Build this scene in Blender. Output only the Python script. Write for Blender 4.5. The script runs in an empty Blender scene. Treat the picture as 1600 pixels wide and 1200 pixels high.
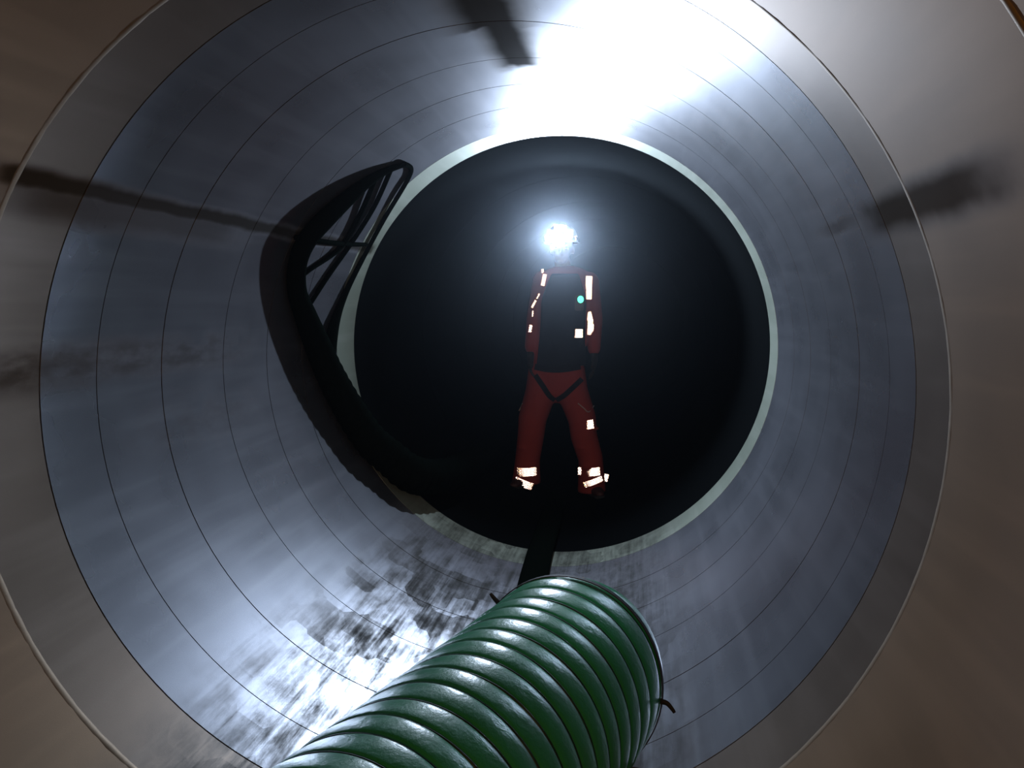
import bpy, bmesh, math, random
from mathutils import Vector, Matrix
from mathutils.bvhtree import BVHTree
random.seed(7)
S = bpy.context.scene
C = S.collection
PI = math.pi
R = 1.1                      # inner radius of the pipe (m); its axis runs along +Y at x = 0, z = R

# ------------------------------------------------------------------ camera
cam = bpy.data.cameras.new('camera')
co = bpy.data.objects.new('camera', cam); C.objects.link(co)
co.location = (.402, 0, 1.3046); co.rotation_euler = (PI/2, 0, 0)
cam.sensor_width = 36; cam.lens = 27.0
cam.shift_x = -.1231; cam.shift_y = -.0772
cam.clip_start = .02
S.camera = co
S.cycles.max_bounces = 4; S.cycles.diffuse_bounces = 2; S.cycles.glossy_bounces = 4; S.cycles.volume_bounces = 0

# ------------------------------------------------------------------ world: closed steel pipe, thin haze added for the glow round the headlamp
W = bpy.data.worlds.new('world'); S.world = W; W.use_nodes = True
wn = W.node_tree.nodes; wl = W.node_tree.links
bg = wn['Background']; bg.inputs[0].default_value = (1, .72, .45, 1); bg.inputs[1].default_value = .03
vs = wn.new('ShaderNodeVolumeScatter')
vs.inputs['Color'].default_value = (.75, .87, 1, 1)
vs.inputs['Density'].default_value = .0042
vs.inputs['Anisotropy'].default_value = .94
HAZE = True
if HAZE:
    wl.new(vs.outputs[0], wn['World Output'].inputs['Volume'])

# ------------------------------------------------------------------ lights that are not part of a built lamp
def light(name, typ, loc, energy, col, **kw):
    d = bpy.data.lights.new(name, typ); d.energy = energy; d.color = col
    for k, v in kw.items(): setattr(d, k, v)
    o = bpy.data.objects.new(name, d); C.objects.link(o); o.location = loc
    return o
def aim(o, target):
    o.rotation_euler = (Vector(target)-o.location).to_track_quat('-Z', 'Y').to_euler()
# warm work light standing in the pipe behind the photographer
wk = light('work_light', 'POINT', (.25, -1.2, 1.1), 40, (1, .52, .18), shadow_soft_size=.2)
# the phone's flash
fl = light('phone_flash', 'SPOT', (.44, -.01, 1.33), 60, (1, .80, .70), shadow_soft_size=.03,
           spot_size=math.radians(46), spot_blend=1.0)
aim(fl, (-.13, 5.3, .95))

vsn = S.view_settings
vsn.view_transform = 'Standard'; vsn.look = 'None'; vsn.exposure = .2; vsn.gamma = 1; vsn.use_curve_mapping = False

# ------------------------------------------------------------------ helpers
def link(o, parent=None):
    C.objects.link(o)
    if parent: o.parent = parent
    return o
def tag(o, label=None, cat=None, group=None, kind=None):
    if label: o['label'] = label
    if cat: o['category'] = cat
    if group: o['group'] = group
    if kind: o['kind'] = kind
    return o
def empty(name, loc=(0, 0, 0)):
    o = bpy.data.objects.new(name, None); o.location = loc; o.empty_display_size = .1
    return link(o)
def mesh_obj(name, verts, faces, mat, parent=None, smooth=True, loc=None):
    me = bpy.data.meshes.new(name); me.from_pydata([tuple(v) for v in verts], [], faces); me.update()
    bm = bmesh.new(); bm.from_mesh(me); bmesh.ops.recalc_face_normals(bm, faces=bm.faces); bm.to_mesh(me); bm.free()
    if smooth:
        for p in me.polygons: p.use_smooth = True
    me.materials.append(mat)
    o = bpy.data.objects.new(name, me); link(o, parent)
    if parent: o.matrix_parent_inverse = Matrix.Translation(-parent.location)
    return o
class MB:
    def __init__(s): s.v = []; s.f = []
    def add(s, v, f):
        n = len(s.v); s.v += [Vector(p) for p in v]; s.f += [tuple(i+n for i in q) for q in f]; return s
    def ellipsoid(s, c, r, nu=16, nv=10, rot=None):
        v = []; f = []
        for j in range(nv+1):
            t = PI*j/nv
            for i in range(nu):
                a = 2*PI*i/nu
                p = Vector((r[0]*math.sin(t)*math.cos(a), r[1]*math.sin(t)*math.sin(a), r[2]*math.cos(t)))
                if rot: p = rot @ p
                v.append(p+Vector(c))
        for j in range(nv):
            for i in range(nu):
                f.append((j*nu+i, j*nu+(i+1) % nu, (j+1)*nu+(i+1) % nu, (j+1)*nu+i))
        return s.add(v, f)
    def limb(s, pts, n=14, flat=None, caps=True):
        """pts: (x,y,z,r) or (x,y,z,rx,ry); a tapered closed tube with round ends"""
        P = [Vector(p[:3]) for p in pts]; rr = [(p[3], p[4] if len(p) > 4 else p[3]) for p in pts]
        v = []; f = []; m = len(P)
        for k in range(m):
            d = (P[min(k+1, m-1)]-P[max(k-1, 0)]).normalized()
            ux = Vector((1, 0, 0)) if abs(d.x) < .8 else Vector((0, 1, 0))
            ux = (ux-d*ux.dot(d)).normalized(); uy = d.cross(ux)
            for i in range(n):
                a = 2*PI*i/n
                v.append(P[k]+ux*math.cos(a)*rr[k][0]+uy*math.sin(a)*rr[k][1])
        for k in range(m-1):
            for i in range(n):
                f.append((k*n+i, k*n+(i+1) % n, (k+1)*n+(i+1) % n, (k+1)*n+i))
        f.append(tuple(range(n))[::-1]); f.append(tuple((m-1)*n+i for i in range(n)))
        s.add(v, f)
        if caps:
            for k in (0, m-1): s.ellipsoid(P[k], (rr[k][0], rr[k][1], min(rr[k])), n, 8)
        return s
    def box(s, c, h, rot=None):
        v = []
        for x in (-1, 1):
            for y in (-1, 1):
                for z in (-1, 1):
                    p = Vector((x*h[0], y*h[1], z*h[2]))
                    v.append((rot @ p if rot else p)+Vector(c))
        return s.add(v, [(0, 1, 3, 2), (4, 6, 7, 5), (0, 4, 5, 1), (2, 3, 7, 6), (0, 2, 6, 4), (1, 5, 7, 3)])
    def build(s, name, mat, parent=None, smooth=True): return mesh_obj(name, s.v, s.f, mat, parent, smooth)
def catmull(pts, n):
    P = [Vector(p) for p in pts]; out = []
    for i in range(len(P)-1):
        a = P[max(i-1, 0)]; b = P[i]; c = P[i+1]; d = P[min(i+2, len(P)-1)]
        for k in range(n):
            t = k/n
            out.append(.5*((2*b)+(c-a)*t+(2*a-5*b+4*c-d)*t*t+(3*b-a-3*c+d)*t**3))
    out.append(P[-1]); return out
def sweep(path, rads, n=16, squash=None, up=Vector((0, 0, 1)), closed_ends=True):
    """path: Vectors, rads: radius each; parallel frame; squash = (a,b) factors on the two section axes"""
    v = []; f = []; m = len(path); ref = None
    for k in range(m):
        d = (path[min(k+1, m-1)]-path[max(k-1, 0)]).normalized()
        if ref is None: ref = up-d*up.dot(d)
        ref = (ref-d*ref.dot(d)).normalized(); sd = d.cross(ref)
        sa, sb = squash or (1, 1)
        for i in range(n):
            a = 2*PI*i/n
            v.append(path[k]+(ref*math.cos(a)*sa+sd*math.sin(a)*sb)*rads[k])
    for k in range(m-1):
        for i in range(n): f.append((k*n+i, k*n+(i+1) % n, (k+1)*n+(i+1) % n, (k+1)*n+i))
    if closed_ends: f.append(tuple(range(n))[::-1]); f.append(tuple((m-1)*n+i for i in range(n)))
    return v, f
def bake(o, voxel, smooth_it=6, fac=.5):
    """fuse overlapping shapes of one mesh into a single continuous skin"""
    m = o.modifiers.new('r', 'REMESH'); m.mode = 'VOXEL'; m.voxel_size = voxel; m.use_smooth_shade = True
    m = o.modifiers.new('s', 'SMOOTH'); m.factor = fac; m.iterations = smooth_it
    bpy.context.view_layer.update()
    dg = bpy.context.evaluated_depsgraph_get()
    me = bpy.data.meshes.new_from_object(o.evaluated_get(dg)); mats = list(o.data.materials)
    o.modifiers.clear(); o.data = me
    me.materials.clear()
    for q in mats: me.materials.append(q)
    for p in me.polygons: p.use_smooth = True
    return o

# ------------------------------------------------------------------ materials
class NT:
    def __init__(s, name):
        s.m = bpy.data.materials.new(name); s.m.use_nodes = True
        s.t = s.m.node_tree; s.b = s.t.nodes['Principled BSDF']; s.out = s.t.nodes['Material Output']
    def n(s, typ, **kw):
        x = s.t.nodes.new(typ)
        for k, v in kw.items(): setattr(x, k, v)
        return x
    def put(s, inp, val):
        if hasattr(val, 'is_output'): s.t.links.new(val, inp)
        else: inp.default_value = val
    def math(s, op, a, b=None, c=None, clamp=False):
        x = s.n('ShaderNodeMath', operation=op); x.use_clamp = clamp
        s.put(x.inputs[0], a)
        if b is not None: s.put(x.inputs[1], b)
        if c is not None: s.put(x.inputs[2], c)
        return x.outputs[0]
    def ramp(s, v, a, b, lo=0., hi=1.):
        x = s.n('ShaderNodeMapRange', interpolation_type='SMOOTHSTEP')
        s.put(x.inputs[0], v); x.inputs[1].default_value = a; x.inputs[2].default_value = b
        x.inputs[3].default_value = lo; x.inputs[4].default_value = hi
        return x.outputs[0]
    def mix(s, fac, a, b):
        x = s.n('ShaderNodeMix', data_type='RGBA')
        s.put(x.inputs[0], fac); s.put(x.inputs[6], a); s.put(x.inputs[7], b)
        return x.outputs[2]
    def noise(s, vec, scale, detail=4, rough=.55):
        x = s.n('ShaderNodeTexNoise'); s.put(x.inputs['Vector'], vec); x.inputs['Scale'].default_value = scale
        x.inputs['Detail'].default_value = detail; x.inputs['Roughness'].default_value = rough
        return x.outputs[0]
    def xyz(s, x, y, z):
        c = s.n('ShaderNodeCombineXYZ'); s.put(c.inputs[0], x); s.put(c.inputs[1], y); s.put(c.inputs[2], z); return c.outputs[0]
    def bump(s, h, strength, dist):
        x = s.n('ShaderNodeBump'); x.inputs['Strength'].default_value = strength; x.inputs['Distance'].default_value = dist
        s.put(x.inputs['Height'], h); s.t.links.new(x.outputs[0], s.b.inputs['Normal'])
def plain(name, col, rough=.6, metal=0., spec=.5, noise=.15, scale=30):
    q = NT(name); tc = q.n('ShaderNodeTexCoord')
    nz = q.noise(tc.outputs['Object'], scale)
    c = (*col, 1); d = tuple(x*(1-noise*2) for x in col)+(1,)
    q.put(q.b.inputs['Base Color'], q.mix(nz, d, c))
    q.b.inputs['Roughness'].default_value = rough; q.b.inputs['Metallic'].default_value = metal
    q.b.inputs['Specular IOR Level'].default_value = spec
    return q.m
def glow(name, col, strength):
    q = NT(name); q.b.inputs['Base Color'].default_value = (*col, 1)
    q.b.inputs['Emission Color'].default_value = (*col, 1); q.b.inputs['Emission Strength'].default_value = strength
    return q.m

def steel(name, base, tint, wall_marks=True, metal=.84, rough=.28):
    q = NT(name); tc = q.n('ShaderNodeTexCoord')
    sp = q.n('ShaderNodeSeparateXYZ'); q.put(sp.inputs[0], tc.outputs['Object'])
    x, y, z = sp.outputs
    zc = q.math('SUBTRACT', z, R)
    deg = q.math('MULTIPLY', q.math('ARCTAN2', zc, x), 180/PI)               # -180..180, 90 = crown
    deg = q.math('FLOORED_MODULO', deg, 360.)                                # 0..360
    obj = tc.outputs['Object']
    # brushed / rolled variation: long round the pipe, short along it, plus soft cloudy patches
    clouds = q.noise(obj, 2.3, 3, .5)
    axial = q.noise(q.xyz(q.math('MULTIPLY', x, 9), q.math('MULTIPLY', y, .8), q.math('MULTIPLY', zc, 9)), 1.6, 2)
    col = q.mix(q.ramp(clouds, .3, .7), (*[c*.85 for c in base], 1), (*base, 1))
    col = q.mix(q.ramp(axial, .42, .75), col, (*tint, 1))
    wob = q.noise(obj, 7, 3)
    wobs = q.math('MULTIPLY', q.math('SUBTRACT', wob, .5), 9.)
    dark = 0.
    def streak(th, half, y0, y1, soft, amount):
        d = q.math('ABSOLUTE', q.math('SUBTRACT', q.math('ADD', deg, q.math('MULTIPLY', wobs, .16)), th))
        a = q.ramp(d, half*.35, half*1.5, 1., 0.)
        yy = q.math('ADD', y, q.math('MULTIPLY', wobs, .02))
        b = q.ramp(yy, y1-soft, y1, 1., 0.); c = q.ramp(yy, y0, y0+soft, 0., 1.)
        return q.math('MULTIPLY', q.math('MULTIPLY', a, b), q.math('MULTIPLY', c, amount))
    def over(a, b): return q.math('MAXIMUM', a, b)
    if wall_marks:
        # dark brown streaks running along the pipe
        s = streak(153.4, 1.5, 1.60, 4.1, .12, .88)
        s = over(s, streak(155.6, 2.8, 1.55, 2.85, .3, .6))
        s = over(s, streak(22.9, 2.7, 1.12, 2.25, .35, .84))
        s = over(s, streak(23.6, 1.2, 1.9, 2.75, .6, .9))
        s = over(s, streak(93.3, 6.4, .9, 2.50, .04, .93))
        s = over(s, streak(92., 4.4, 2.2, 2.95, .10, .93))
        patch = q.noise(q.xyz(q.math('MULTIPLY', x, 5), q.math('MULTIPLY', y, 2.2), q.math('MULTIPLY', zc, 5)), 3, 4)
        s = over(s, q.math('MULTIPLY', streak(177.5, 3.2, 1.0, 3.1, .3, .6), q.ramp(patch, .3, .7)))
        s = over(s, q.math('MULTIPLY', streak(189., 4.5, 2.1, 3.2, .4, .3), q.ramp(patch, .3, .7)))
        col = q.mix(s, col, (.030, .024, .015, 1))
        # trodden dirt along the invert: blotches cut up by scrape marks along and around the pipe
        band = q.math('MULTIPLY', q.ramp(q.math('ADD', deg, wobs), 222., 240.), q.ramp(q.math('ADD', deg, wobs), 285., 312., 1., 0.))
        grid = q.xyz(q.math('MULTIPLY', deg, .19), q.math('MULTIPLY', y, 6.), 0.)
        br = q.n('ShaderNodeTexVoronoi', distance='CHEBYCHEV'); q.put(br.inputs['Vector'], grid)
        br.inputs['Scale'].default_value = .9; br.inputs['Randomness'].default_value = .75
        bw = q.n('ShaderNodeSeparateColor'); q.put(bw.inputs[0], br.outputs['Color'])
        blk = bw.outputs[0]
        scr = q.noise(q.xyz(q.math('MULTIPLY', deg, 1.1), q.math('MULTIPLY', y, 1.6), 0.), 1., 4, .65)
        blot = q.noise(q.xyz(q.math('MULTIPLY', deg, .3), q.math('MULTIPLY', y, 5.5), 0.), 1., 5, .65)
        dirt = q.math('ADD', q.math('MULTIPLY', blot, .75), q.math('ADD', q.math('MULTIPLY', scr, .45), q.math('MULTIPLY', blk, .18)))
        dirt = q.math('MULTIPLY', q.ramp(dirt, .42, .95), band)
        col = q.mix(q.math('MULTIPLY', dirt, .9), col, (.075, .075, .066, 1))
        allg = over(s, dirt)
    else:
        allg = 0.
    q.put(q.b.inputs['Base Color'], col)
    rg = q.math('ADD', q.math('MULTIPLY', clouds, .06), rough-.03)
    q.put(q.b.inputs['Roughness'], rg)
    inv = q.math('SUBTRACT', 1., allg)
    q.put(q.b.inputs['Metallic'], q.math('MULTIPLY', q.math('MULTIPLY', inv, inv), metal))
    q.put(q.b.inputs['Specular IOR Level'], q.math('MULTIPLY', q.math('MULTIPLY', inv, inv), .5))
    return q.m
M = {}
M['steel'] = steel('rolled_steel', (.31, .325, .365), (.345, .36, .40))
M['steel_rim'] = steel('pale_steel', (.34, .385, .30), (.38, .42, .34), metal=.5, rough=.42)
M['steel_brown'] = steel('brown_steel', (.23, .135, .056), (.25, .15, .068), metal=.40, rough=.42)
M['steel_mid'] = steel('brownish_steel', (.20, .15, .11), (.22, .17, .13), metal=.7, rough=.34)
M['weld'] = plain('weld_bead_metal', (.32, .23, .14), .5, .5, .5, .2, 60)
def matte(name, col):
    q = NT(name); tc = q.n('ShaderNodeTexCoord'); d = q.n('ShaderNodeBsdfDiffuse')
    q.put(d.inputs[0], q.mix(q.noise(tc.outputs['Object'], 3), (*[c*.8 for c in col], 1), (*col, 1)))
    q.t.nodes.remove(q.b); q.t.links.new(d.outputs[0], q.out.inputs[0]); return q.m
M['far_matte'] = matte('near_black_matte', (.006, .007, .0075))  # near-black matte colour for everything past the rim
M['joint'] = plain('joint_dark_steel', (.05, .05, .05), .8)  # dark grey steel behind the gaps between rings

# ------------------------------------------------------------------ the pipe
pipe = empty('wall_pipe'); tag(pipe, 'round steel pipe wall made of welded rings seen along its axis', kind='structure')
NS = 160
def ring_shell(name, y0, y1, r, th, mat, parent, ny=3):
    v = []; f = []
    prof = [(y0+(y1-y0)*k/ny, r) for k in range(ny+1)]+[(y1, r+th), (y0, r+th)]
    n = len(prof)
    for i in range(NS):
        a = 2*PI*i/NS
        for (y, q) in prof: v.append((q*math.cos(a), y, R+q*math.sin(a)))
    for i in range(NS):
        j = (i+1) % NS
        for k in range(n):
            l = (k+1) % n
            f.append((i*n+k, i*n+l, j*n+l, j*n+k))
    o = mesh_obj(name, v, f, mat, parent)
    bm = bmesh.new(); bm.from_mesh(o.data)
    for e in bm.edges:
        if len(e.link_faces) == 2 and e.calc_face_angle(0) > .6: e.smooth = False
    bm.to_mesh(o.data); bm.free()
    return o
ys = [-1.9, -1.2, -.5, .2, 1.056, 1.712, 1.927, 2.13, 2.42, 2.78, 3.106, 3.43, 3.83, 4.06]
gap = [.003, .003, .003, .003, .003, .003, .0042, .0038, .0038, .0045, .004, .006, .001, .003]
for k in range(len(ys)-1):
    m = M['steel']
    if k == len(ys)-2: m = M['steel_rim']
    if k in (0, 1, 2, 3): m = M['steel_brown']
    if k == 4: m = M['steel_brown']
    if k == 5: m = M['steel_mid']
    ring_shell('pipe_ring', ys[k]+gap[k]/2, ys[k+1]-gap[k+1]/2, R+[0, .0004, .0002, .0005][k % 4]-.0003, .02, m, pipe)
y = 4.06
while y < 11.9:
    ring_shell('pipe_ring', y+.003, y+1.3-.003, R+.002, .02, M['far_matte'], pipe, 2); y += 1.3
ring_shell('pipe_shell', -1.9, 11.9, R+.022, .02, M['joint'], pipe, 2)
def bead(y, w, h, mat):
    v = []; f = []; n = 9; ns = 240
    for i in range(ns):
        a = 2*PI*i/ns
        hh = h*(1+.06*math.sin(i*7.3)+.05*math.sin(i*2.1)); ww = w*(1+.05*math.sin(i*3.7))
        for k in range(n):
            t = -1+2*k/(n-1)
            rr = R+.003-hh*(1-t*t)**.7
            v.append((rr*math.cos(a), y+t*ww/2, R+rr*math.sin(a)))
    for i in range(ns):
        j = (i+1) % ns
        for k in range(n-1): f.append((i*n+k, i*n+k+1, j*n+k+1, j*n+k))
    return mesh_obj('weld_bead', v, f, mat, pipe)
bead(1.712, .028, .0045, M['weld'])
bead(1.056, .022, .006, M['weld'])
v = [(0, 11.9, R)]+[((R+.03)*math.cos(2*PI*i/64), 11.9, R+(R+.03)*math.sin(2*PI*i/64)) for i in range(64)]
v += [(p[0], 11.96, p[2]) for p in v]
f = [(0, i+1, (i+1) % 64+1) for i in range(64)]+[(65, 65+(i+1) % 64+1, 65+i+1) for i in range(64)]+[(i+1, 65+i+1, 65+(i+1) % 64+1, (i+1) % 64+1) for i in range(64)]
mesh_obj('end_plate', v, f, M['far_matte'], pipe, False)

# ------------------------------------------------------------------ green flexible air duct
def duct_material():
    q = NT('green_pvc'); tc = q.n('ShaderNodeTexCoord')
    nz = q.noise(tc.outputs['Object'], 6, 5)
    q.put(q.b.inputs['Base Color'], q.mix(nz, (.012, .20, .085, 1), (.03, .37, .16, 1)))
    q.b.inputs['Roughness'].default_value = .34
    q.b.inputs['Specular IOR Level'].default_value = .6
    wr = q.noise(tc.outputs['Object'], 38, 4, .6)
    q.bump(wr, .14, .012)
    return q.m
M['duct'] = duct_material()
M['hoop'] = plain('dark_green_seam', (.004, .035, .018), .45)
M['black_strap'] = plain('black_webbing', (.008, .009, .010), .7)
duct = empty('air_duct', (.2, 2.1, .02))
tag(duct, 'large green ribbed flexible air duct lying on the pipe floor', 'duct')
RD = .268
dpath = catmull([(-.60, -.25, .56), (-.42, .38, .42), (-.25, .85, .315), (-.09, 1.27, .285), (.08, 1.75, .285), (.195, 2.06, .292), (.225, 2.17, .290)], 40)
# arc-length resample
def resample(path, step):
    out = [path[0]]; acc = 0.
    for a, b in zip(path, path[1:]):
        L = (b-a).length; t = step-acc
        while t <= L:
            out.append(a.lerp(b, t/L)); t += step
        acc = L-(t-step)
    return out
pitch = .066
dp = resample(dpath, pitch/12)
rads = []
ctr = []
for k, p in enumerate(dp):
    ph = k % 12
    if ph == 0: ctr.append(k)
    rr = RD-.0075*(1-(abs(math.sin(PI*ph/12)))**.35)
    left = len(dp)-1-k
    if left < 14: rr -= .03*((14-left)/14)**2
    rads.append(rr)
v, f = sweep(dp, rads, 96, closed_ends=False)
# inner face so that the open end shows a wall thickness
v2, f2 = sweep(dp, [q-.012 for q in rads], 96, closed_ends=False)
n0 = len(v); f += [tuple(i+n0 for i in q)[::-1] for q in f2]
m_ = len(dp)
for base in (0, (m_-1)*96):
    for i in range(96):
        j = (i+1) % 96; f.append((base+i, base+j, n0+base+j, n0+base+i))
v = v+v2
# slight sag and dents
for p_ in v:
    w = math.sin(p_.x*21+p_.y*13)*math.sin(p_.y*17-p_.z*11)
    p_ += Vector((0, 0, 1))*w*.0025
dsk = mesh_obj('duct_skin', v, f, M['duct'], duct)
for k in ctr:
    if dp[k].y < .55 or k > len(dp)-5: continue
    d = (dp[min(k+1, len(dp)-1)]-dp[max(k-1, 0)]).normalized()
    ref = (Vector((0, 0, 1))-d*d.z).normalized(); sd = d.cross(ref)
    loop = [dp[k]+(ref*math.cos(2*PI*i/72)+sd*math.sin(2*PI*i/72))*(rads[k]+.0008) for i in range(72)]
    v = []; f = []
    for i in range(72):
        rad = (loop[i]-dp[k]).normalized()
        for q in range(6):
            a = 2*PI*q/6
            v.append(loop[i]+rad*math.cos(a)*.0030+d*math.sin(a)*.0034)
    for i in range(72):
        for q in range(6): f.append((i*6+q, i*6+(q+1) % 6, ((i+1) % 72)*6+(q+1) % 6, ((i+1) % 72)*6+q))
    mesh_obj('hoop', v, f, M['hoop'], duct)
# black lashing strap near the far end, its tails sticking out on both sides
def ring_strap(k, w, extra):
    d = (dp[min(k+2, len(dp)-1)]-dp[k-2]).normalized()
    ref = (Vector((0, 0, 1))-d*d.z).normalized(); sd = d.cross(ref)
    v = []; f = []; ns = 72
    for i in range(ns):
        a = 2*PI*i/ns; rad = ref*math.cos(a)+sd*math.sin(a)
        for (rr, o) in ((RD+.001, -w), (RD+extra, -w), (RD+extra, w), (RD+.001, w)):
            v.append(dp[k]+rad*rr+d*o)
    for i in range(ns):
        j = (i+1) % ns
        for q in range(4): f.append((i*4+q, i*4+(q+1) % 4, j*4+(q+1) % 4, j*4+q))
    return mesh_obj('lashing_strap', v, f, M['black_strap'], duct, False), d, ref, sd
strap, d, ref, sd = ring_strap(len(dp)-14, .006, .004)
k = len(dp)-14
if sd.x < 0: sd = -sd
for sgn, ang, L in ((1, 97, .030), (-1, 50, .022)):
    a = math.radians(ang)
    rad = ref*math.cos(a)+sd*math.sin(a)*sgn
    p0 = dp[k]+rad*(RD-.002)
    tdir = (rad*.8+Vector((0, 0, -1))*(.75 if sgn > 0 else -.1)).normalized()
    pts = [p0, p0+rad*.018, p0+rad*.02+tdir*L*.6, p0+rad*.018+tdir*L]
    v, f = sweep(catmull(pts, 4), [.008-.0003*i for i in range(13)], 8, (1, .5))
    o = mesh_obj('strap_tail', v, f, M['black_strap'], duct)

# ------------------------------------------------------------------ black corrugated hose looped up the left wall, with its cables
M['rubber'] = matte('black_rubber', (.004, .006, .0045))
def wall_pt(th, y, off):
    a = math.radians(th); return Vector(((R-off)*math.cos(a), y, R+(R-off)*math.sin(a)))
hose = empty('corrugated_hose', wall_pt(226, 3.9, 0))
tag(hose, 'black corrugated hose looped up against the left side of the steel pipe', 'hose')
hp = [(236, 7.0, .09), (234, 5.9, .09), (231, 4.9, .092), (228, 4.3, .094), (222, 3.97, .092), (213.0, 3.86, .084), (206.8, 3.78, .078), (197.2, 3.70, .071), (187.2, 3.585, .064), (178.6, 3.465, .056),
      (171.8, 3.345, .0470), (165.7, 3.225, .0385), (159.4, 3.155, .0365), (153.8, 3.145, .038), (148.0, 3.20, .039), (142.3, 3.275, .0335), (136.5, 3.355, .0235), (132, 3.441, .0160), (128.4, 3.552, .0118), (128.4, 3.64, .011)]  # lower part thickened so its black body fills in for its shadow
cp = catmull([(*wall_pt(a, b, c*.98),) for a, b, c in hp], 44)
cr = [q.x for q in catmull([(c, 0, 0) for a, b, c in hp], 44)]
rr = []
L = 0.
for k in range(len(cp)):
    if k: L += (cp[k]-cp[k-1]).length
    amp = .10*min(1, max(0, (10*44-k)/(44*4)))
    saw = (L/.052) % 1.
    rr.append(cr[k]*(1-amp*.5+amp*(1-abs(2*saw-1))**.8))
v, f = sweep(cp, rr, 28, up=Vector((1, 0, 0)))
mesh_obj('hose_body', v, f, M['rubber'], hose)
def cable(pts, k=1.):
    P = catmull([(*wall_pt(a, b, c*1.05),) for a, b, c in pts], 10); q = [x.x*k for x in catmull([(c, 0, 0) for a, b, c in pts], 10)]
    v, f = sweep(P, q, 10, up=Vector((1, 0, 0))); mesh_obj('cable', v, f, M['rubber'], hose)
cable([(128.3, 3.53, .0120), (128.4, 3.648, .0110), (132.2, 3.757, .0110), (144.5, 3.883, .0115), (157.2, 3.893, .012), (166.3, 3.815, .015), (174, 3.72, .024), (184, 3.60, .038)])
cable([(131.2, 3.48, .0107), (141.7, 3.658, .0111), (152.3, 3.668, .0111), (162, 3.558, .0108), (172, 3.38, .0104)])
cable([(134.5, 3.42, .0106), (145.8, 3.575, .012), (154.6, 3.558, .012), (161.4, 3.333, .009), (165.9, 3.21, .0087)])
cable([(154, 3.10, .012), (153.6, 3.443, .012), (152.8, 3.70, .011), (152.2, 3.86, .010)])
# black lay-flat hose along the invert
fh = empty('flat_hose', (-.11, 3.9, .01))
tag(fh, 'dark flat hose running along the pipe floor from the green duct to between the feet', 'hose')
FP = [(.10, 2.35), (.02, 2.75), (-.06, 3.25), (-.10, 3.85), (-.115, 4.4), (-.13, 5.1), (-.12, 5.8), (-.12, 6.8)]
P = catmull([(x, y, R-math.sqrt(R*R-x*x)+.022) for x, y in FP], 12)
v, f = sweep(P, [.068]*len(P), 20, (.28, 1.0))
mesh_obj('hose_body', v, f, M['rubber'], fh)

# ------------------------------------------------------------------ the worker
M['skin'] = plain('skin', (.45, .27, .19), .55)
M['glove'] = plain('dark_glove', (.015, .015, .016), .8)
M['red'] = plain('dark_red_cloth', (.30, .045, .040), .85, 0, .2, .12, 14)
M['navy'] = plain('navy_cloth', (.014, .016, .024), .9, 0, .15)
M['boot'] = plain('boot_leather', (.05, .012, .010), .6)
M['helmet'] = plain('helmet_shell', (.55, .55, .56), .35)
M['eye'] = plain('eye_white', (.6, .6, .6), .2)
M['hair'] = plain('dark_hair', (.02, .015, .012), .7)
def retro():
    q = NT('retroreflective_tape'); q.b.inputs['Base Color'].default_value = (.95, .90, .89, 1)
    q.b.inputs['Metallic'].default_value = 1; q.b.inputs['Roughness'].default_value = .12
    return q.m
M['retro'] = retro()
PY = 5.31
floor_z = lambda x: R-math.sqrt(R*R-x*x)
per = empty('person', (-.14, PY, .01))
tag(per, 'person in dark red work trousers standing in the dark end of the pipe, arms hanging', 'person')
HX, HZ = -.125, 1.70         # head centre
# body: one continuous skin
b = MB()
b.ellipsoid((HX, PY, HZ+.02), (.075, .095, .115), 24, 16)             # cranium
b.ellipsoid((HX, PY-.022, HZ-.045), (.058, .070, .075), 20, 14)       # jaw
b.ellipsoid((HX, PY-.070, HZ-.098), (.024, .022, .018))               # chin
b.ellipsoid((HX, PY-.082, HZ+.018), (.050, .016, .010))               # brow
b.limb([(HX, PY-.088, HZ+.008, .009), (HX, PY-.103, HZ-.026, .013)], 10) # nose
b.ellipsoid((HX, PY-.088, HZ-.060), (.024, .010, .006)); b.ellipsoid((HX, PY-.086, HZ-.071), (.021, .010, .007))   # lips
for s in (-1, 1):
    b.ellipsoid((HX+s*.040, PY-.066, HZ-.022), (.022, .018, .018))    # cheek
    b.ellipsoid((HX+s*.078, PY+.008, HZ-.012), (.010, .020, .033))    # ear
b.limb([(HX, PY+.015, HZ-.08, .055), (-.115, PY+.02, 1.52, .060)])    # neck
sh = {-1: (-.255, 1.475), 1: (.062, 1.470)}
el = {-1: (-.312, 1.215), 1: (.098, 1.205)}
wr = {-1: (-.330, .985), 1: (.100, .975)}
hp_ = {-1: (-.250, .86), 1: (-.070, .86)}
kn = {-1: (-.338, .475), 1: (.028, .470)}
an = {-1: (-.366, .135), 1: (.078, .085)}
b.limb([(-.095, PY, 1.47, .155, .09), (-.105, PY, 1.30, .155, .105), (-.13, PY, 1.08, .135, .10), (-.16, PY, .90, .155, .105)])
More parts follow.
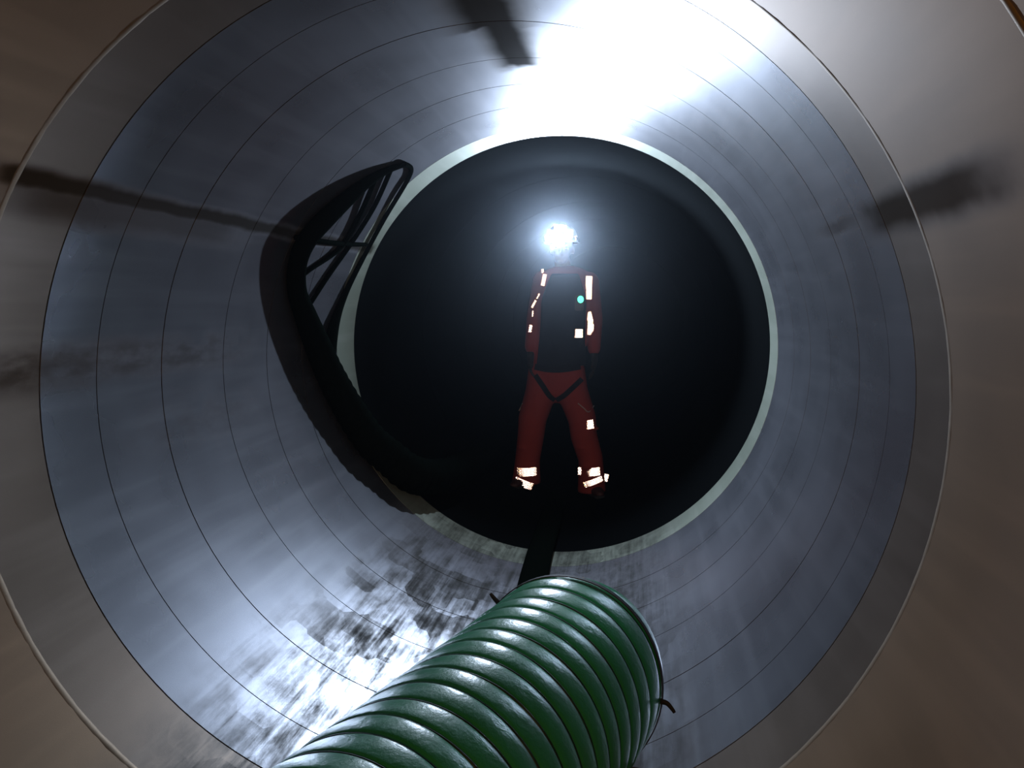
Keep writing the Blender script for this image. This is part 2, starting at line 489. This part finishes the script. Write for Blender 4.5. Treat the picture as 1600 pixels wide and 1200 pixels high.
for s in (-1, 1):
    b.limb([(sh[s][0], PY, sh[s][1], .055), (el[s][0], PY+.02, el[s][1], .042), (wr[s][0], PY-.05, wr[s][1], .028)])
    b.limb([(hp_[s][0], PY, hp_[s][1], .085), (kn[s][0], PY-.015, kn[s][1], .058), (an[s][0], PY+.02, an[s][1]+.03, .042)])
    # hand: palm, four bent fingers, thumb
    wx, wz = wr[s]; y0 = PY-.055
    b.limb([(wx, y0, wz, .026, .020), (wx+s*.004, y0-.008, wz-.05, .024, .038), (wx+s*.002, y0-.014, wz-.09, .017, .040)])
    for i, (oy, Lf) in enumerate(((-.033, .072), (-.011, .082), (.011, .077), (.031, .060))):
        yb = y0-.014+oy
        b.limb([(wx+s*.002, yb, wz-.09, .0105), (wx-s*.002, yb-.003, wz-.09-Lf*.5, .0095), (wx-s*.016, yb-.006, wz-.09-Lf*.82, .0088), (wx-s*.030, yb-.007, wz-.09-Lf, .008)], 8)
    b.limb([(wx, y0-.034, wz-.035, .014), (wx-s*.006, y0-.062, wz-.065, .0115), (wx-s*.014, y0-.070, wz-.100, .0095)], 8)
body = b.build('body', M['skin'], per); bake(body, .0065, 5)
body.data.materials.append(M['glove'])
for p in body.data.polygons:
    if p.center.z < 1.02: p.material_index = 1
for s in (-1, 1):
    e = MB().ellipsoid((HX+s*.031, PY-.079, HZ-.004), (.013, .011, .010), 14, 10).build('eye', M['eye'], per)
    MB().ellipsoid((HX+s*.031, PY-.0885, HZ-.004), (.0055, .003, .0055), 12, 8).build('iris', M['hair'], e)
# coverall: trousers and sleeves in one
c = MB()
c.limb([(-.095, PY, 1.475, .185, .105), (-.10, PY, 1.36, .185, .128), (-.12, PY, 1.15, .172, .125), (-.145, PY, .98, .178, .128), (-.16, PY, .84, .182, .128), (-.155, PY, .74, .150, .115)], 28)
for s in (-1, 1):
    c.limb([(sh[s][0], PY, sh[s][1]-.005, .072), (sh[s][0]+(el[s][0]-sh[s][0])*.5, PY+.01, 1.345, .066), (el[s][0], PY+.02, el[s][1], .060), (wr[s][0], PY-.045, wr[s][1]+.03, .046)], 18, caps=True)
    hx = hp_[s][0]
    c.limb([(hx, PY, .86, .105), (hx+s*.02, PY, .70, .108), (kn[s][0]-s*.012, PY-.012, .52, .098), (kn[s][0], PY-.010, .40, .092), (an[s][0]-s*.004, PY+.005, .24, .086), (an[s][0], PY, an[s][1]+.04, .090), (an[s][0]+s*.004, PY-.004, floor_z(an[s][0])+.012, .100)], 22, caps=False)
    for z_, dx in ((.46, .03), (.33, -.02), (.20, .01)):                # baggy folds
        c.ellipsoid((an[s][0]*.5+kn[s][0]*.5+dx, PY-.055, z_), (.055, .045, .016))
c.limb([(-.12, PY+.01, 1.49, .085), (-.12, PY+.01, 1.545, .072)], 18, caps=False)   # collar
cov = c.build('coverall', M['red'], per); bake(cov, .011, 5)
dgm = cov.data
bvh = BVHTree.FromPolygons([q.co.copy() for q in dgm.vertices], [tuple(p.vertices) for p in dgm.polygons])
def front(x, z):
    h = bvh.ray_cast(Vector((x, PY-1, z)), Vector((0, 1, 0)))
    return (h[0], h[1]) if h[0] else (Vector((x, PY, z)), Vector((0, -1, 0)))
# dark bib vest over the chest, open at the sides
v = []; f = []
nx, nz = 18, 22
for j in range(nz+1):
    z_ = .885+.635*j/nz
    cx = -.125+.03*j/nz; hw = .166-.012*math.sin(PI*j/nz)-(.075*max(0, (j-15)/7)**1.3)
    for i in range(nx+1):
        x = cx+hw*(-1+2*i/nx); p, n_ = front(x, z_); v.append(p+Vector((0, -.012, 0)))
m_ = len(v)
for q in list(v): v.append(q+Vector((0, .03, 0)))
w = nx+1
for j in range(nz):
    for i in range(nx):
        a = j*w+i; f.append((a, a+1, a+w+1, a+w)); f.append((m_+a, m_+a+w, m_+a+w+1, m_+a+1))
edge = [i for i in range(w)]+[j*w+nx for j in range(1, nz+1)]+[nz*w+i for i in range(nx-1, -1, -1)]+[j*w for j in range(nz-1, 0, -1)]
for i in range(len(edge)):
    a, b_ = edge[i], edge[(i+1) % len(edge)]; f.append((a, m_+a, m_+b_, b_))
vest = mesh_obj('vest', v, f, M['navy'], per); tag(vest, 'dark front panel')
sd_ = vest.modifiers.new('sub', 'SUBSURF'); sd_.levels = 1; sd_.render_levels = 1
# boots
for s in (-1, 1):
    x, z0 = an[s][0], floor_z(an[s][0]); tx = s*.055
    bo = MB()
    bo.limb([(x, PY+.02, z0+.20, .058), (x, PY+.02, z0+.11, .060), (x, PY+.03, z0+.055, .055)], 16)
    bo.limb([(x, PY+.055, z0+.042, .042, .040), (x+tx*.5, PY-.04, z0+.042, .046, .036), (x+tx, PY-.11, z0+.033, .044, .024), (x+tx*1.2, PY-.15, z0+.029, .034, .020)], 16)
    bt = bo.build('boot', M['boot'], per); bake(bt, .009, 4)
    so = MB().limb([(x, PY+.06, z0+.012, .045, .012), (x+tx*.5, PY-.06, z0+.012, .050, .012), (x+tx, PY-.11, z0+.012, .048, .012), (x+tx*1.25, PY-.165, z0+.012, .034, .012)], 14, caps=False)
    so.build('sole', M['glove'], bt, False)
# harness: leg straps crossing to the crotch and a waist belt
def strap_line(pts, w, name='harness_strap', up=True):
    P = catmull([(x, 0, z) for x, z in pts], 8); v = []; f = []
    for k in range(len(P)):
        d = (P[min(k+1, len(P)-1)]-P[max(k-1, 0)]).normalized(); nrm = Vector((-d.z, 0, d.x))
        for sx, dy in ((-1, -.004), (1, -.004), (1, -.011), (-1, -.011)):
            q = P[k]+nrm*sx*w/2; hit, _ = front(q.x, q.z); v.append(Vector((q.x, hit.y+dy, q.z)))
    for k in range(len(P)-1):
        for q in range(4): f.append((k*4+q, k*4+(q+1) % 4, (k+1)*4+(q+1) % 4, (k+1)*4+q))
    f.append((3, 2, 1, 0)); n_ = (len(P)-1)*4; f.append((n_, n_+1, n_+2, n_+3))
    return mesh_obj(name, v, f, M['navy'], per, False)
strap_line([(-.295, .83), (-.245, .76), (-.20, .69), (-.165, .655)], .035)
strap_line([(.02, .80), (-.05, .735), (-.10, .69), (-.155, .655)], .035)
strap_line([(-.30, .885), (-.22, .872), (-.15, .868), (-.08, .872), (.01, .885)], .04, 'belt')
# retroreflective tape: corner-cube cells on a curved strip
def tape(cx, cz, w, h, rc=.3, roll=0., yaw=0., lift=.010, name='reflective_strip', cen=None, a=.011, shear=0., mat=None, parent=None):
    if cen is None:
        hit, nn = front(cx, cz); cen = Vector((cx, hit.y-lift, cz))
    rot = Matrix.Rotation(yaw, 3, 'Z') @ Matrix.Rotation(roll, 3, 'Y')
    def mp(u, vv, dep):
        an_ = u/rc; rr_ = rc-dep
        return cen+rot @ Vector((rr_*math.sin(an_)+shear*vv, rc-rr_*math.cos(an_), vv))
    nu = max(1, round(w/a-.5)); a = w/(nu+.5); hh = a*math.sqrt(3)/2; dep = a/math.sqrt(6)
    nv = max(1, round(h/hh)); h = nv*hh; v = []; f = []
    def vert(u, q, dp_):
        v.append(mp(u, q, dp_)); return len(v)-1
    rows = []
    for j in range(nv+1):
        rows.append([vert(-w/2+w*(i+(.5 if j % 2 else 0))/(nu+.5), -h/2+h*j/nv, 0) for i in range(nu+1)])
    def tri(p, q, r_):
        def uv(i): return i
        c_ = sum((v[i] for i in (p, q, r_)), Vector())/3
        n_ = (v[q]-v[p]).cross(v[r_]-v[p]).normalized()
        if (rot.inverted() @ n_).y < 0: n_ = -n_
        v.append(c_+n_*dep); t = len(v)-1
        f.extend([(p, q, t), (q, r_, t), (r_, p, t)])
    for j in range(nv):
        A, B = rows[j], rows[j+1]
        for i in range(nu):
            if j % 2 == 0: tri(A[i], A[i+1], B[i]); tri(A[i+1], B[i+1], B[i])
            else: tri(A[i], A[i+1], B[i+1]); tri(A[i], B[i+1], B[i])
    me = bpy.data.meshes.new(name); me.from_pydata([tuple(q) for q in v], [], f); me.update()
    me.materials.append(M['retro'])
    o = bpy.data.objects.new(name, me); link(o, parent or per); o.matrix_parent_inverse = Matrix.Translation(-per.location) if parent is None else Matrix.Identity(4)
    return o
k_ = .004425
def X(px): return .402+(px-997)*k_
def Z(py): return 1.3046-(py-476.5)*k_
# cuffs
tape(X(826), Z(733), .150, .058, rc=.11, roll=math.radians(-2), yaw=0)
tape(X(822), Z(750), .140, .044, rc=.13, roll=math.radians(22), lift=.016)
tape(X(908), Z(733), .042, .052, rc=.11)
tape(X(928), Z(733), .105, .056, rc=.11, roll=math.radians(-4))
tape(X(928), Z(748), .150, .042, rc=.13, roll=math.radians(-20), lift=.016)
tape(X(947), Z(746), .035, .055, rc=.2, roll=math.radians(12))
# thigh pocket, waist patch
tape(X(922), Z(660), .066, .064, rc=.2, roll=math.radians(-8))
tape(X(906), Z(520), .062, .060, rc=.25, lift=.030)
# sleeves
tape(X(921), Z(450), .052, .160, rc=.09, roll=math.radians(2), lift=.012)
tape(X(922), Z(497), .046, .090, rc=.08, roll=math.radians(-14), lift=.012)
tape(X(923.5), Z(514), .050, .080, rc=.08, roll=math.radians(3), lift=.012)
for px, py, w, h, ro in ((849, 425, .022, .036, 0), (852, 438, .030, .085, 12), (843, 463, .014, .04, 25), (836, 475, .018, .055, 28), (834, 490, .012, .045, 4), (831, 513, .024, .050, 10)):
    tape(X(px), Z(py), w, h, rc=.2, roll=math.radians(ro), lift=.016, a=.008)
# pale pocket piping
M['piping'] = plain('grey_piping', (.45, .36, .34), .6)
def pipe_line(pts):
    P = catmull([(x, front(x, z)[0].y-.003, z) for x, z in pts], 5)
    v, f = sweep(P, [.004]*len(P), 6); mesh_obj('piping', v, f, M['piping'], per)
pipe_line([(X(905), Z(627)), (X(914), Z(635)), (X(921), Z(641)), (X(928), Z(634))])
pipe_line([(X(818), Z(629)), (X(814), Z(636)), (X(811), Z(642))])
# gas detector with a green lamp on the chest
gx, gz = X(909), Z(469); hit, _ = front(gx, gz)
gd = empty('gas_detector', (gx, hit.y-.04, gz)); tag(gd, 'small chest-worn device with a glowing green light', 'detector')
M['plastic'] = plain('black_plastic', (.015, .02, .018), .5)
def rbox(name, c, h, mat, parent, bev=.006):
    o = MB().box(c, h).build(name, mat, parent, False)
    bm = bmesh.new(); bm.from_mesh(o.data); bmesh.ops.bevel(bm, geom=bm.edges[:], offset=bev, segments=2, affect='EDGES'); bm.to_mesh(o.data); bm.free()
    return o
rbox('case', (gx-.008, hit.y-.030, gz-.02), (.030, .014, .052), M['plastic'], gd)
M['green'] = glow('green_led', (.10, 1, .50), 2.2)
MB().ellipsoid((gx+.003, hit.y-.046, gz+.004), (.021, .010, .024), 18, 12).build('green_lamp', M['green'], gd)
rbox('clip', (gx-.008, hit.y-.010, gz+.01), (.012, .010, .03), M['plastic'], gd, .003)
# helmet
hel = empty('safety_helmet', (HX, PY, HZ+.03)); tag(hel, 'hard hat with reflective stickers added to widen the lamp glare, on the person in the pipe', 'helmet')
v = []; f = []; nu, nv = 36, 12
for j in range(nv+1):
    t = (PI/2)*j/nv
    for i in range(nu):
        a = 2*PI*i/nu
        rx, ry = .112, .138
        v.append((HX+rx*math.cos(t)*math.cos(a), PY+.005+ry*math.cos(t)*math.sin(a), HZ+.042+.125*math.sin(t)**.9))
for j in range(nv):
    for i in range(nu): f.append((j*nu+i, j*nu+(i+1) % nu, (j+1)*nu+(i+1) % nu, (j+1)*nu+i))
o = mesh_obj('shell', v, f, M['helmet'], hel)
sm = o.modifiers.new('t', 'SOLIDIFY'); sm.thickness = .005; sm.offset = -1
v = []; f = []
for i in range(48):
    a = 2*PI*i/48; fr = max(0, -math.sin(a))**3*.035
    for (k, z_) in ((0, .044), (1, .036), (1, .030), (0, .036)):
        e = .002+k*(.014+fr)
        v.append((HX+(.110+e)*math.cos(a), PY+.005+(.136+e)*math.sin(a), HZ+z_-k*fr*.25))
for i in range(48):
    j = (i+1) % 48
    for q in range(4): f.append((i*4+q, i*4+(q+1) % 4, j*4+(q+1) % 4, j*4+q))
mesh_obj('brim', v, f, M['helmet'], hel, False)
for x, z_, w, h in ((-.062, .09, .05, .05), (.064, .085, .05, .055), (0, .128, .09, .035), (-.094, .062, .03, .035), (.095, .06, .028, .03), (-.03, .145, .035, .02)):  # reflectors added over the helmet front to spread white round the lamp
    cen = Vector((HX+x, PY-.135*math.sqrt(max(.05, 1-(x/.112)**2-((z_-.042)/.16)**2))-.004, HZ+z_))
    o = tape(0, 0, w, h, rc=.2, cen=cen, a=.010, yaw=-x*4, name='glare_sticker', parent=hel)
    o.matrix_parent_inverse = Matrix.Translation(-hel.location)
# headlamp
LX, LZ, LY = -.138, 1.754, PY-.175
hl = empty('headlamp', (LX, LY, LZ)); tag(hl, 'blazing white headlamp on the front of the helmet', 'lamp')
rbox('housing', (LX, LY+.020, LZ), (.058, .018, .042), M['plastic'], hl, .008)
M['led'] = glow('white_led', (.86, .92, 1), 60)
MB().ellipsoid((LX, LY+.002, LZ), (.050, .009, .037), 28, 12).build('lens', M['led'], hl)  # lens enlarged to fill out the lamp's glare
for s in (-1, 1):
    MB().ellipsoid((LX+s*.066, LY+.010, LZ-.004), (.017, .008, .017), 16, 8).build('glare_lens', M['led'], hl)  # glowing lenses added at the sides to widen the white blob
v = []; f = []
for i in range(48):
    a = 2*PI*i/48
    for (e, z_) in ((.001, -.011), (.004, -.011), (.004, .011), (.001, .011)):
        v.append((HX+(.112+e)*math.cos(a), PY+.005+(.138+e)*math.sin(a), HZ+.058+z_))
for i in range(48):
    j = (i+1) % 48
    for q in range(4): f.append((i*4+q, i*4+(q+1) % 4, j*4+(q+1) % 4, j*4+q))
mesh_obj('head_band', v, f, M['black_strap'], hl, False)
sp = light('headlamp_beam', 'SPOT', (LX, LY-.02, LZ), 190, (.66, .79, 1), shadow_soft_size=.02, spot_size=math.radians(156), spot_blend=1.0)
aim(sp, (LX+.85, LY-2.2, LZ+.05))
sp.parent = hl; sp.matrix_parent_inverse = Matrix.Translation(-hl.location)
